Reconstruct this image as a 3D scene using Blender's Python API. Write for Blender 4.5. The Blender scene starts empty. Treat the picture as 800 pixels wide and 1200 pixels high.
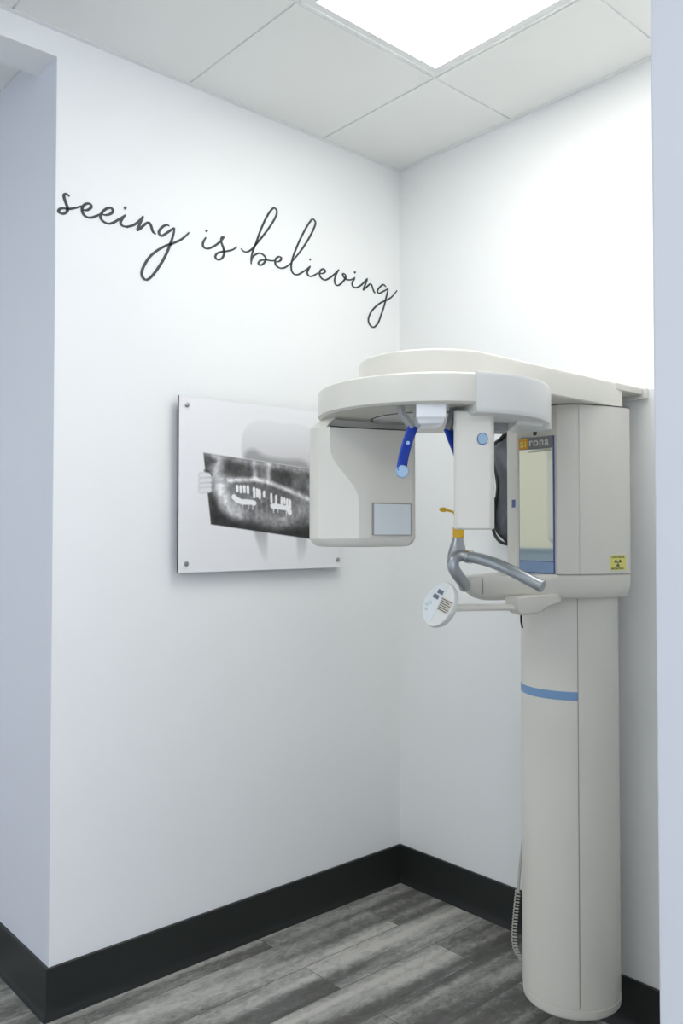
import bpy, bmesh, math, random
import numpy as np
from mathutils import Vector, Matrix
random.seed(7)
S = bpy.context.scene
COL = S.collection
PI = math.pi

# ------------------------------------------------------------------ helpers
def link(o):
    COL.objects.link(o); return o

def mesh_obj(name, verts, faces, mat, parent=None, smooth=None, bevel=0, seg=3, fix=True):
    me = bpy.data.meshes.new(name)
    me.from_pydata([tuple(v) for v in verts], [], [tuple(f) for f in faces])
    bm = bmesh.new(); bm.from_mesh(me)
    bmesh.ops.remove_doubles(bm, verts=bm.verts, dist=1e-6)
    if fix: bmesh.ops.recalc_face_normals(bm, faces=bm.faces)
    bm.to_mesh(me); bm.free()
    if mat: me.materials.append(mat)
    o = link(bpy.data.objects.new(name, me))
    if parent: o.parent = parent
    if smooth is not None:
        me.shade_smooth(); me.set_sharp_from_angle(angle=math.radians(smooth))
    if bevel:
        m = o.modifiers.new('bevel', 'BEVEL'); m.width = bevel; m.segments = seg
        m.limit_method = 'ANGLE'; m.angle_limit = math.radians(40); m.harden_normals = False
    return o

class MB:
    """collects shapes into one mesh"""
    def __init__(s): s.v = []; s.f = []
    def add(s, v, f):
        n = len(s.v); s.v += [tuple(p) for p in v]; s.f += [tuple(i + n for i in q) for q in f]; return s
    def box(s, a, b):
        (x0, y0, z0), (x1, y1, z1) = a, b
        v = [(x0,y0,z0),(x1,y0,z0),(x1,y1,z0),(x0,y1,z0),(x0,y0,z1),(x1,y0,z1),(x1,y1,z1),(x0,y1,z1)]
        return s.add(v, [(0,3,2,1),(4,5,6,7),(0,1,5,4),(1,2,6,5),(2,3,7,6),(3,0,4,7)])
    def loft(s, rings, cap=True):
        n = len(rings[0]); v = [p for r in rings for p in r]; f = []
        for k in range(len(rings) - 1):
            for i in range(n):
                j = (i + 1) % n
                f.append((k*n+i, k*n+j, (k+1)*n+j, (k+1)*n+i))
        if cap:
            f.append(tuple(range(n))[::-1]); f.append(tuple((len(rings)-1)*n + i for i in range(n)))
        return s.add(v, f)
    def prism(s, poly, z0, z1):
        return s.loft([[(x, y, z0) for x, y in poly], [(x, y, z1) for x, y in poly]])
    def tube(s, pts, r, n=16, flat=1.0, cap=True):
        P = [Vector(p) for p in pts]; R = r if isinstance(r, (list, tuple)) else [r]*len(P)
        T = [(P[min(i+1, len(P)-1)] - P[max(i-1, 0)]).normalized() for i in range(len(P))]
        u = T[0].orthogonal().normalized(); rings = []
        for p, t, rr in zip(P, T, R):
            u = (u - t * u.dot(t)).normalized(); w = t.cross(u)
            rings.append([p + (u*math.cos(a) + w*math.sin(a)*flat)*rr for a in (2*PI*k/n for k in range(n))])
        return s.loft(rings, cap)
    def build(s, name, mat, parent=None, **k): return mesh_obj(name, s.v, s.f, mat, parent, **k)

def catmull(pts, n=8, closed=False):
    P = [np.array(p, float) for p in pts]; out = []
    N = len(P)
    for i in range(N if closed else N - 1):
        p0 = P[i-1] if (closed or i > 0) else 2*P[0] - P[1]
        p1 = P[i]; p2 = P[(i+1) % N]
        p3 = P[(i+2) % N] if (closed or i + 2 < N) else 2*P[-1] - P[-2]
        for k in range(n):
            t = k / n
            out.append(.5*((2*p1) + (p2-p0)*t + (2*p0-5*p1+4*p2-p3)*t*t + (3*p1-p0-3*p2+p3)*t**3))
    if not closed: out.append(P[-1])
    return out

def circ(cx, cy, r, n=64, a0=0, a1=2*PI, full=True):
    return [(cx + r*math.cos(a0 + (a1-a0)*k/(n if full else n-1)), cy + r*math.sin(a0 + (a1-a0)*k/(n if full else n-1))) for k in range(n)]

def empty(name, loc, label, cat, group=None):
    o = link(bpy.data.objects.new(name, None)); o.location = loc; o.empty_display_size = .1
    o['label'] = label; o['category'] = cat
    if group: o['group'] = group
    return o
def struct(o): o['kind'] = 'structure'; return o

# ------------------------------------------------------------------ materials
def mat(name, col, rough=.5, metal=0, spec=.5, bump=0, bscale=200, coat=0, var=0):
    m = bpy.data.materials.new(name); m.use_nodes = True; nt = m.node_tree; b = nt.nodes['Principled BSDF']
    b.inputs['Base Color'].default_value = (*col, 1); b.inputs['Roughness'].default_value = rough
    b.inputs['Metallic'].default_value = metal; b.inputs['Specular IOR Level'].default_value = spec
    b.inputs['Coat Weight'].default_value = coat
    tc = nt.nodes.new('ShaderNodeTexCoord')
    nz = nt.nodes.new('ShaderNodeTexNoise'); nz.inputs['Scale'].default_value = bscale; nz.inputs['Detail'].default_value = 3
    nt.links.new(tc.outputs['Object'], nz.inputs['Vector'])
    if bump:
        bp = nt.nodes.new('ShaderNodeBump'); bp.inputs['Strength'].default_value = bump; bp.inputs['Distance'].default_value = .002
        nt.links.new(nz.outputs['Fac'], bp.inputs['Height']); nt.links.new(bp.outputs['Normal'], b.inputs['Normal'])
    if var:
        n2 = nt.nodes.new('ShaderNodeTexNoise'); n2.inputs['Scale'].default_value = 6; n2.inputs['Detail'].default_value = 4
        nt.links.new(tc.outputs['Object'], n2.inputs['Vector'])
        mx = nt.nodes.new('ShaderNodeMix'); mx.data_type = 'RGBA'
        mx.inputs[6].default_value = (*[c*(1-var) for c in col], 1); mx.inputs[7].default_value = (*[min(1, c*(1+var)) for c in col], 1)
        nt.links.new(n2.outputs['Fac'], mx.inputs[0]); nt.links.new(mx.outputs[2], b.inputs['Base Color'])
    return m
def glow(name, col, strength):
    m = bpy.data.materials.new(name); m.use_nodes = True; nt = m.node_tree; nt.nodes.clear()
    e = nt.nodes.new('ShaderNodeEmission'); e.inputs[0].default_value = (*col, 1); e.inputs[1].default_value = strength
    o = nt.nodes.new('ShaderNodeOutputMaterial'); nt.links.new(e.outputs[0], o.inputs[0]); return m

M = dict(
 wall=mat('wall_paint', (.89,.90,.89), .62, spec=.3, bump=.05, bscale=260, var=.006),
 ceil=mat('ceiling_tile', (.88,.89,.865), .9, spec=.1, bump=.25, bscale=420),
 bar=mat('ceiling_grid', (.84,.85,.84), .5),
 base=mat('rubber_base', (.019,.021,.020), .42, spec=.4, bump=.03, bscale=90),
 shell=mat('cream_shell', (.77,.75,.675), .33, spec=.5, bump=.03, bscale=500, var=.008),
 shell2=mat('white_shell', (.79,.79,.76), .33, spec=.5),
 gap=mat('seam_dark', (.07,.07,.065), .7),
 seam=mat('seam_grey', (.33,.32,.30), .7),
 grey=mat('grey_plastic', (.36,.37,.37), .4),
 pipe=mat('grey_lacquer', (.42,.45,.47), .3, metal=.55),
 chrome=mat('steel', (.62,.64,.65), .22, metal=1),
 blue=mat('blue_plastic', (.008,.05,.42), .35),
 lblue=mat('pale_blue_plastic', (.33,.50,.68), .35),
 band=mat('blue_band', (.20,.36,.60), .5),
 dblue=mat('mirror_edge_blue', (.08,.12,.35), .4),
 yellow=mat('yellow_plastic', (.85,.50,.02), .4),
 orange=mat('logo_orange', (.90,.38,.02), .45),
 logo=mat('logo_grey', (.27,.26,.25), .45),
 mirror=mat('mirror_glass', (.88,.89,.80), .03, metal=1),
 strip=mat('mirror_blue_strip', (.28,.40,.62), .3),
 panelg=mat('window_grey', (.74,.79,.80), .25),
 white=mat('white_gloss', (.84,.85,.86), .22, coat=.3),
 lead=mat('lead_vinyl', (.075,.08,.095), .45, bump=.5, bscale=25),
 black=mat('black_trim', (.008,.008,.009), .45),
 ink=mat('wall_vinyl', (.045,.052,.052), .6),
 print_edge=mat('black_edge', (.03,.03,.035), .35),
 beige=mat('beige_paint', (.80,.78,.66), .6), wains=mat('blue_wainscot', (.32,.40,.50), .5),
 wallb=mat('wall_paint_cool_light', (.67,.69,.745), .62, spec=.3, bump=.05, bscale=260, var=.006),  # wall paint darkened and blued; dim cool daylight put into the colour
 screw=mat('standoff_metal', (.45,.45,.44), .3, metal=1),
 stick=mat('sticker_yellow', (.84,.82,.22), .6),
 cable=mat('cable_grey', (.50,.50,.46), .5),
 keypad=mat('keypad_white', (.74,.78,.80), .35),
 button=mat('button_slate', (.13,.16,.21), .4),
 mutedkey=mat('button_pale', (.55,.66,.64), .4),
 text_dark=mat('label_ink', (.12,.115,.10), .6),
 label_bg=mat('label_cream', (.66,.63,.55), .5),
 diffuser=glow('lamp_diffuser', (1,.995,.965), 4.7),
)

def floor_material():
    m = bpy.data.materials.new('vinyl_planks'); m.use_nodes = True; nt = m.node_tree; b = nt.nodes['Principled BSDF']; N = nt.nodes.new; L = nt.links.new
    tc = N('ShaderNodeTexCoord')
    br = N('ShaderNodeTexBrick'); br.offset = .37; br.offset_frequency = 2
    mp = N('ShaderNodeMapping'); mp.inputs['Location'].default_value = (.30, .105, 0)
    L(tc.outputs['Object'], mp.inputs['Vector']); L(mp.outputs[0], br.inputs['Vector'])
    br.inputs['Scale'].default_value = 1; br.inputs['Brick Width'].default_value = 1.22; br.inputs['Row Height'].default_value = .18
    br.inputs['Mortar Size'].default_value = .0014; br.inputs['Mortar Smooth'].default_value = .2; br.inputs['Bias'].default_value = 0
    br.inputs['Color1'].default_value = (0,0,0,1); br.inputs['Color2'].default_value = (1,1,1,1); br.inputs['Mortar'].default_value = (.5,.5,.5,1)
    sep = N('ShaderNodeSeparateColor'); L(br.outputs['Color'], sep.inputs[0])
    # per-plank random offset into stretched grain noise
    cmb = N('ShaderNodeCombineXYZ'); mul = N('ShaderNodeMath'); mul.operation = 'MULTIPLY'; mul.inputs[1].default_value = 17.3
    L(sep.outputs[0], mul.inputs[0]); L(mul.outputs[0], cmb.inputs[2])
    L(mul.outputs[0], cmb.inputs[0])
    add = N('ShaderNodeVectorMath'); add.operation = 'ADD'; L(tc.outputs['Object'], add.inputs[0]); L(cmb.outputs[0], add.inputs[1])
    def stretched(sx, sy, scale, detail, rough, dist=0):
        q = N('ShaderNodeMapping'); q.inputs['Scale'].default_value = (sx, sy, 1); L(add.outputs[0], q.inputs[0])
        n = N('ShaderNodeTexNoise'); n.inputs['Scale'].default_value = scale; n.inputs['Detail'].default_value = detail
        n.inputs['Roughness'].default_value = rough; n.inputs['Distortion'].default_value = dist
        L(q.outputs[0], n.inputs['Vector']); return n.outputs['Fac']
    broad = stretched(.38, 6.2, 1.5, 2, .5, .3)
    mid = stretched(3, 22, 2, 6, .68, .5)
    fine = stretched(10, 90, 3, 8, .7)
    blot = stretched(9, 16, 2.2, 7, .72, .8)
    def madd(a, w, base):
        x = N('ShaderNodeMath'); x.operation = 'MULTIPLY_ADD'; L(a, x.inputs[0]); x.inputs[1].default_value = w
        if isinstance(base, float): x.inputs[2].default_value = base
        else: L(base, x.inputs[2])
        return x.outputs[0]
    v = madd(broad, 2.0, -1.28)
    v = madd(mid, .30, v); v = madd(fine, .28, v); v = madd(blot, .95, v); v = madd(sep.outputs[0], .10, v)
    cr = N('ShaderNodeValToRGB'); L(v, cr.inputs[0]); e = cr.color_ramp.elements
    e[0].position = .18; e[0].color = (.098,.095,.085,1); e[1].position = .96; e[1].color = (.56,.545,.50,1)
    k = cr.color_ramp.elements.new(.42); k.color = (.15,.148,.137,1)
    k = cr.color_ramp.elements.new(.62); k.color = (.285,.282,.26,1)
    mx = N('ShaderNodeMix'); mx.data_type = 'RGBA'; L(br.outputs['Fac'], mx.inputs[0]); L(cr.outputs[0], mx.inputs[6]); mx.inputs[7].default_value = (.09,.09,.083,1)
    L(mx.outputs[2], b.inputs['Base Color']); b.inputs['Roughness'].default_value = .5; b.inputs['Specular IOR Level'].default_value = .35
    bp = N('ShaderNodeBump'); bp.inputs['Strength'].default_value = .12; bp.inputs['Distance'].default_value = .002; L(fine, bp.inputs['Height']); L(bp.outputs[0], b.inputs['Normal'])
    return m
M['floor'] = floor_material()

# ------------------------------------------------------------------ room
H = 3.029; RX = -5.2; RY = -5.0      # ceiling height; extents of the room behind the viewer
XE = -1.521                          # where the lettered wall ends and the opening begins
NX = -.26                            # face of the low boxed-out wall behind the machine
def bx(name, a, b, m, parent=None, **k): return MB().box(a, b).build(name, m, parent, **k)

struct(bx('floor', (RX, RY, -.1), (.15, 3.2, 0), M['floor']))
struct(bx('wall_right', (0, RY, 0), (.15, 0, H+.1), M['wall']))
w = MB().box((XE+.001, 0, 0), (.15, .15, H+.1)).box((-4.3, 0, 2.947), (XE+.001, .15, H+.1)).box((RX, 0, 0), (-4.3, .15, H+.1))
struct(w.build('wall_left', M['wall']))
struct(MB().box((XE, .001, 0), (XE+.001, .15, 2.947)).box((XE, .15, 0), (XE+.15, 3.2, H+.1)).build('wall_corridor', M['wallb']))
struct(bx('wall_corridor_end', (RX, 3.05, 0), (XE, 3.2, H+.1), M['wall']))
struct(bx('wall_niche', (NX, -1.9505, 0), (0, -.86, 1.893), M['wall'], bevel=.003, seg=2))
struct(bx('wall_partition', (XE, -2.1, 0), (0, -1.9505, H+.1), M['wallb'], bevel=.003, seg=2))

struct(bx('wall_far', (RX-.1, 1.3, 0), (RX, 3.2, H+.1), M['beige']))
struct(bx('wall_back', (RX-.1, RY, 0), (RX, .15, H+.1), M['wall']))
struct(MB().box((RX, 1.31, 0), (RX+.02, 3.04, 1.30)).box((RX, 1.31, 1.30), (RX+.03, 3.04, 1.33)).build('trim_3', M['wains']))
# baseboards: tall vinyl cove with a small toe
def baseboard(name, pts, h=.1524):
    """pts: list of (x,y) run along the wall foot, room on the right-hand side"""
    prof = [(0, 0), (.022, 0), (.021, .006), (.016, .014), (.012, .024), (.011, .05), (.0105, h-.002), (.009, h), (0, h)]
    P = [Vector((x, y)) for x, y in pts]; n = len(P); rings = []
    for i in range(n):
        d0 = (P[i] - P[i-1]).normalized() if i > 0 else None
        d1 = (P[i+1] - P[i]).normalized() if i < n-1 else None
        nn = [Vector((d.y, -d.x)) for d in (d0, d1) if d is not None]
        if len(nn) == 2: m_ = (nn[0] + nn[1]).normalized(); m_ = m_ / m_.dot(nn[0])
        else: m_ = nn[0]
        rings.append([(P[i].x + m_.x*a, P[i].y + m_.y*a, z) for a, z in prof])
    return struct(MB().loft(rings).build(name, M['base'], smooth=35))
baseboard('baseboard_left', [(XE, 3.05), (XE, 0), (0, 0), (0, -.86), (NX, -.86), (NX, -1.9505), (XE, -1.9505), (XE, -2.1), (0, -2.1)][0:1] + [(XE, 0.0), (0, 0)])
baseboard('baseboard_right', [(0, 0), (0, -.86), (NX, -.86), (NX, -1.9505), (XE, -1.9505), (XE, -2.1), (-.002, -2.1)])

# suspended ceiling: tiles on a 0.61 m grid
GX = [-.444 - .61*k for k in range(-1, 9)]; GY = [3.05] + [2.45, 1.84, 1.23, .62] ; GY = [-.602 - .61*k for k in range(-6, 8)]
tiles = MB(); bars = MB()
XS = sorted([0.0] + [x for x in GX if RX < x < -.05] + [RX]); YS = sorted([y for y in GY if RY < y < -.05] + [0.0, RY])
LIGHTS = []
def is_light(x0, y0):   # luminaire cells (two tiles long in y)
    return False
lamp_cells = []
for (lx, ly) in ((-1.054, -.602), (-3.494, -.602), (-1.054, -3.042), (-3.494, -3.042)):  # first panel hangs over the alcove; the other three are unseen room light
    lamp_cells.append((lx, lx+.61, ly-1.22, ly))
def in_lamp(x, y): return any(a < x < b and c < y < d for a, b, c, d in lamp_cells)
for i in range(len(XS)-1):
    for j in range(len(YS)-1):
        x0, x1, y0, y1 = XS[i], XS[i+1], YS[j], YS[j+1]
        if in_lamp((x0+x1)/2, (y0+y1)/2): continue
        g = .0035
        tiles.box((x0+g, y0+g, H), (x1-g, y1-g, H+.02))
tiles.box((RX, RY, H+.022), (.15, 3.2, H+.12))
tiles.box((RX, .15, H), (XE, 3.05, H+.02))
struct(tiles.build('ceiling', M['ceil'], bevel=.0015, seg=1))
for x in XS[1:-1]:
    segs = [(RY, 0)]
    bars.box((x-.010, RY, H+.0045), (x+.010, 0, H+.008))
for y in YS[1:-1]:
    x0 = RX
    xs = []
    mid_cells = [(a, b) for a, b, c, d in lamp_cells if c+.1 < y < d-.1]
    cur = RX
    for a, b in sorted(mid_cells):
        bars.box((cur, y-.010, H+.0047), (a, y+.010, H+.0078)); cur = b
    bars.box((cur, y-.010, H+.0047), (0, y+.010, H+.0078))
struct(bars.build('trim_1', M['bar']))
angle = MB().box((RX, -.018, H-.003), (-.018, 0, H)).box((-.018, RY, H-.003), (0, 0, H))
struct(angle.build('trim_2', M['bar']))

lamp_cells.append((-3.9, -3.29, 1.3, 2.52))  # unseen corridor panel, added to brighten the far wall and its mirror reflection
names = ['square ceiling light panel glowing directly above the alcove with the x-ray machine',
         'unseen ceiling light panel lighting the open room beside the doorway wall',
         'unseen ceiling light panel lighting the room behind the right-hand partition',
         'unseen ceiling light panel lighting the far open corner of the room',
         'unseen ceiling light panel added to brighten the corridor beyond the left opening']
for (a, b, c, d), lab in zip(lamp_cells, names):
    t = empty('ceiling_light', ((a+b)/2, (c+d)/2, H), lab, 'ceiling light', 'recessed ceiling light panels')
    def rel(o): o.location = -Vector(t.location); return o
    f = MB(); k0, k1, f0, f1 = .012, .045, .001, .001
    ax, bx_, cy, dy = a+.013, b-.013, c+.013, d-.013
    def ringr(o, z): return [(ax+o, cy+o, z), (bx_-o, cy+o, z), (bx_-o, dy-o, z), (ax+o, dy-o, z)]
    if cy > 0: f.box((ax-.02, cy-.02, H-.002), (ax+.03, dy+.02, H)).box((bx_-.03, cy-.02, H-.002), (bx_+.02, dy+.02, H))
    f.loft([ringr(-.007, H+.004), ringr(-.007, H-.003), ringr(.004, H-.004), ringr(.006, H-.001), ringr(.030, H-.001), ringr(.030, H+.006)], cap=False)
    rel(f.build('frame', M['bar'], t))
    rel(bx('diffuser', (ax+.028, cy+.028, H+.0005-(.003 if cy > 0 else 0)), (bx_-.028, dy-.028, H+.004), M['diffuser'], t))

# ------------------------------------------------------------------ lettering on the left wall
SEEING = [[(-1.4766, 2.5199), (-1.4871, 2.5251), (-1.4946, 2.5184), (-1.4924, 2.5062), (-1.4868, 2.4926), (-1.4825, 2.4802), (-1.4865, 2.4674), (-1.4985, 2.4593), (-1.5105, 2.4618), (-1.5092, 2.4699), (-1.4987, 2.4767), (-1.4797, 2.4796), (-1.4589, 2.4878), (-1.4361, 2.5002)], [(-1.435, 2.4889), (-1.4229, 2.49), (-1.4108, 2.4973), (-1.4044, 2.5072), (-1.4109, 2.5144), (-1.4238, 2.5096), (-1.4336, 2.4975), (-1.4342, 2.4826), (-1.4252, 2.4713), (-1.4073, 2.4701), (-1.3839, 2.4829), (-1.3665, 2.4957)], [(-1.3701, 2.4906), (-1.354, 2.4923), (-1.3377, 2.501), (-1.33, 2.5121), (-1.3372, 2.52), (-1.3519, 2.5141), (-1.3665, 2.4991), (-1.373, 2.4829), (-1.3663, 2.4708), (-1.3471, 2.4662), (-1.3286, 2.4743), (-1.3081, 2.4907), (-1.2854, 2.5106)], [(-1.2866, 2.5096), (-1.2979, 2.4933), (-1.3031, 2.4814), (-1.2966, 2.4718), (-1.2794, 2.4721), (-1.2794, 2.4725), (-1.2564, 2.4842), (-1.2352, 2.5038), (-1.2216, 2.5223)], [(-1.2216, 2.5231), (-1.2293, 2.5053), (-1.237, 2.4855), (-1.2446, 2.4675)], [(-1.2446, 2.4675), (-1.233, 2.4775), (-1.2135, 2.4985), (-1.2005, 2.5061), (-1.1928, 2.4982), (-1.1855, 2.4801), (-1.1742, 2.4731)], [(-1.1228, 2.5138), (-1.1351, 2.5144), (-1.1526, 2.5009), (-1.163, 2.4827), (-1.1532, 2.4727), (-1.137, 2.4839), (-1.1185, 2.5001), (-1.1033, 2.5127)], [(-1.1033, 2.5127), (-1.1061, 2.4921), (-1.1162, 2.4602), (-1.1304, 2.4239), (-1.1486, 2.387), (-1.1726, 2.3491), (-1.1924, 2.3233), (-1.209, 2.3116), (-1.222, 2.3172), (-1.2253, 2.3344), (-1.2172, 2.3576), (-1.1969, 2.3908), (-1.169, 2.4188), (-1.1367, 2.4426), (-1.1121, 2.4557), (-1.083, 2.4736), (-1.062, 2.4916), (-1.045, 2.5106)]]
IS = [[(-0.9764, 2.5101), (-0.9879, 2.4885), (-0.9859, 2.4736), (-0.9689, 2.4712), (-0.942, 2.4867), (-0.9174, 2.508), (-0.8999, 2.5283)], [(-0.8989, 2.5298), (-0.9105, 2.5249), (-0.9119, 2.5085), (-0.9033, 2.4892), (-0.9002, 2.4687), (-0.9096, 2.4496), (-0.926, 2.4414), (-0.9369, 2.4478), (-0.931, 2.4618), (-0.9122, 2.4724), (-0.8871, 2.481), (-0.8618, 2.4924), (-0.8439, 2.5072)]]
BEL = [[(-0.8268, 2.5047), (-0.8154, 2.4973), (-0.7997, 2.4979), (-0.7776, 2.5138), (-0.7574, 2.5381), (-0.7199, 2.5845), (-0.6872, 2.6303), (-0.6662, 2.6669), (-0.664, 2.6868), (-0.6763, 2.6934), (-0.6928, 2.6779), (-0.7146, 2.6434), (-0.7388, 2.5932), (-0.7575, 2.5447), (-0.7723, 2.5106), (-0.7811, 2.4781), (-0.7805, 2.4564)], [(-0.78, 2.4674), (-0.7743, 2.4848), (-0.76, 2.4981), (-0.7412, 2.5063), (-0.7223, 2.5021), (-0.7141, 2.4907), (-0.7238, 2.4722), (-0.74, 2.4617), (-0.7481, 2.4678), (-0.7368, 2.4808), (-0.7141, 2.4872), (-0.6867, 2.4901), (-0.6712, 2.4948)], [(-0.669, 2.4886), (-0.649, 2.4975), (-0.6412, 2.51), (-0.6535, 2.5131), (-0.6679, 2.5009), (-0.6701, 2.4839), (-0.6606, 2.4738), (-0.6423, 2.4714), (-0.6193, 2.4808), (-0.596, 2.5006)], [(-0.596, 2.5006), (-0.5726, 2.5281), (-0.5394, 2.5693), (-0.5057, 2.6186), (-0.4813, 2.6625), (-0.4725, 2.6887), (-0.4853, 2.6988), (-0.5009, 2.6842), (-0.5251, 2.648), (-0.5538, 2.5959), (-0.5774, 2.5457), (-0.5914, 2.5053), (-0.5932, 2.479), (-0.5828, 2.4633), (-0.563, 2.463), (-0.5392, 2.4773), (-0.5151, 2.4956), (-0.4982, 2.5105)], [(-0.4982, 2.5105), (-0.5093, 2.4938), (-0.5141, 2.4788), (-0.503, 2.4698), (-0.4849, 2.4747), (-0.4564, 2.4936)], [(-0.4534, 2.4904), (-0.4315, 2.4961), (-0.4214, 2.5071), (-0.4315, 2.5134), (-0.4464, 2.5041), (-0.4509, 2.4863), (-0.4404, 2.474), (-0.4214, 2.4713), (-0.3962, 2.4861), (-0.3707, 2.5069), (-0.349, 2.5286)], [(-0.349, 2.5286), (-0.3645, 2.5043), (-0.3727, 2.4793), (-0.3655, 2.4633), (-0.349, 2.4655), (-0.3267, 2.4848), (-0.3125, 2.5041), (-0.3162, 2.5152), (-0.3282, 2.515), (-0.3241, 2.5041), (-0.3073, 2.4966), (-0.2819, 2.501), (-0.2606, 2.5149)], [(-0.262, 2.51), (-0.2754, 2.4914), (-0.2743, 2.477), (-0.2583, 2.4731), (-0.2324, 2.4854), (-0.2052, 2.5096), (-0.1914, 2.5249)], [(-0.1914, 2.5249), (-0.1997, 2.5047), (-0.2079, 2.487), (-0.2161, 2.4694)], [(-0.215, 2.4704), (-0.2024, 2.4821), (-0.1876, 2.4951), (-0.1749, 2.5045), (-0.1655, 2.5003), (-0.1583, 2.4848), (-0.151, 2.4748), (-0.1443, 2.4733)], [(-0.0819, 2.5112), (-0.0991, 2.5172), (-0.1206, 2.5011), (-0.1342, 2.4822), (-0.1218, 2.4764), (-0.098, 2.4892), (-0.0704, 2.5053)], [(-0.0704, 2.5053), (-0.0751, 2.4847), (-0.0843, 2.4583), (-0.0935, 2.4279), (-0.1106, 2.3881), (-0.1304, 2.3481), (-0.1556, 2.3269), (-0.1778, 2.3341), (-0.1855, 2.3548), (-0.1722, 2.3853), (-0.1444, 2.4145), (-0.1105, 2.4391), (-0.0763, 2.4565), (-0.0473, 2.4756), (-0.0151, 2.5087)]]
SD = [[(-1.2906, 2.5358), (-1.2837, 2.5305)]]
ID = [[(-0.9765, 2.5364), (-0.9717, 2.5309)]]
BD = [[(-0.5016, 2.5378), (-0.4967, 2.5343)], [(-0.2636, 2.5386), (-0.2588, 2.5325)]]
quote = empty('wall_lettering', (-.8, 0, 2.2), 'dark grey handwritten lettering reading seeing is believing across the white wall', 'wall lettering')
def ribbon(mb, pts, w0, y):
    P = catmull(pts, 7)
    n = len(P); L = []; R = []
    for i in range(n):
        t = P[min(i+1, n-1)] - P[max(i-1, 0)]; t = t/(np.linalg.norm(t)+1e-9)
        nrm = np.array([-t[1], t[0]])
        k = i/(n-1); taper = min(1, .62 + 3.0*min(k, 1-k))
        w = w0*(.70 + .42*abs(t[1]))*taper/2
        L.append(P[i] + nrm*w); R.append(P[i] - nrm*w)
    ring = []
    for i in range(n):
        ring.append([(L[i][0], y, L[i][1]), (R[i][0], y, R[i][1]), (R[i][0], y-.0012, R[i][1]), (L[i][0], y-.0012, L[i][1])])
    mb.loft(ring)
for nm, st, dots, w in (('word', SEEING, SD, .0088), ('word', IS, ID, .0082), ('word', BEL, BD, .0078)):
    mb = MB()
    for q, s_ in enumerate(st): ribbon(mb, s_, w, -.0004 - .00008*q)
    o = mb.build(nm, M['ink'], quote, fix=True); o.location = -Vector(quote.location)
    for dd in dots:
        m2 = MB(); ribbon(m2, dd, w*1.25, -.0004)
        m2.build('dot', M['ink'], o)

# ------------------------------------------------------------------ picture on stand-offs
PX0, PX1, PZ0, PZ1 = -1.102, -.356, 1.332, 1.933
pic = empty('wall_art', (-.729, 0, 1.632), 'frameless white wall print of a tooth holding a dental x-ray film', 'picture')
def relp(o, t): o.location = -Vector(t.location); return o
relp(bx('panel', (PX0, -.036, PZ0), (PX1, -.028, PZ1), M['print_edge'], pic), pic)
NXG, NZG = 448, 360
us = np.linspace(0, PX1-PX0, NXG); vs = np.linspace(0, PZ1-PZ0, NZG); U, V = np.meshgrid(us, vs)
rs = np.random.RandomState(3)
def noise(sx, sy, seed):
    r = np.random.RandomState(seed); g = r.rand(int(sy)+2, int(sx)+2)
    X = np.linspace(0, sx-.001, NXG); Y = np.linspace(0, sy-.001, NZG)
    xi = X.astype(int); yi = Y.astype(int); fx = X-xi; fy = Y-yi; fx = fx*fx*(3-2*fx); fy = fy*fy*(3-2*fy)
    a = g[np.ix_(yi, xi)]; b = g[np.ix_(yi, xi+1)]; c = g[np.ix_(yi+1, xi)]; d = g[np.ix_(yi+1, xi+1)]
    return (a*(1-fx)+b*fx)*(1-fy)[:, None] + (c*(1-fx)+d*fx)*fy[:, None]
def fbm(s, seed): return sum(noise(s*2**k, s*.8*2**k, seed+k)/2**k for k in range(4))/1.875
def sdpoly(poly):
    """signed distance (negative inside)"""
    d = np.full(U.shape, 1e9); ins = np.zeros(U.shape, bool); n = len(poly)
    for i in range(n):
        ax, ay = poly[i]; bx2, by2 = poly[(i+1) % n]; ex, ey = bx2-ax, by2-ay
        t = np.clip(((U-ax)*ex + (V-ay)*ey)/(ex*ex+ey*ey+1e-12), 0, 1)
        d = np.minimum(d, np.hypot(U-ax-t*ex, V-ay-t*ey))
        if ay != by2: ins ^= ((V < ay) != (V < by2)) & (U < (bx2-ax)*(V-ay)/(by2-ay)+ax)
    return np.where(ins, -d, d)
def sdline(pts):
    d = np.full(U.shape, 1e9)
    for (ax, ay), (bx2, by2) in zip(pts[:-1], pts[1:]):
        ex, ey = bx2-ax, by2-ay; t = np.clip(((U-ax)*ex+(V-ay)*ey)/(ex*ex+ey*ey+1e-12), 0, 1)
        d = np.minimum(d, np.hypot(U-ax-t*ex, V-ay-t*ey))
    return d
def soft(sd, w): return np.clip(.5 - sd/(2*w), 0, 1)
def smo(p, n=6): return [tuple(q) for q in catmull(p, n, True)]
I = np.full(U.shape, .86)                    # linear grey values
def blend(v, m_):
    global I
    I = I*(1-m_) + v*m_
tooth = sdpoly(smo([(.262,.40),(.256,.455),(.268,.505),(.31,.538),(.38,.548),(.44,.543),(.50,.548),(.56,.54),(.61,.50),(.62,.42),(.60,.33),(.55,.25),(.40,.25),(.30,.30)]))
blend(.66 + .14*np.clip((V-.40)/.14, 0, 1), soft(tooth, .004))
blend(.30, .8*soft(sdpoly(smo([(.268,.385),(.275,.425),(.31,.438),(.36,.418),(.44,.41),(.53,.412),(.57,.39),(.56,.36),(.30,.36)])), .011)*soft(tooth, .004))
rootg = .45 + .4*np.clip((.14-V)/.12, 0, 1)
blend(rootg, .9*soft(sdpoly([(.300,.17),(.371,.17),(.373,.024),(.357,.03),(.335,.075)]), .007))
blend(rootg, .9*soft(sdpoly([(.506,.17),(.561,.17),(.556,.07),(.533,.017),(.514,.02)]), .007))
sheet = sdpoly([(.096,.412),(.69,.371),(.69,.098),(.128,.164)])
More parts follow.
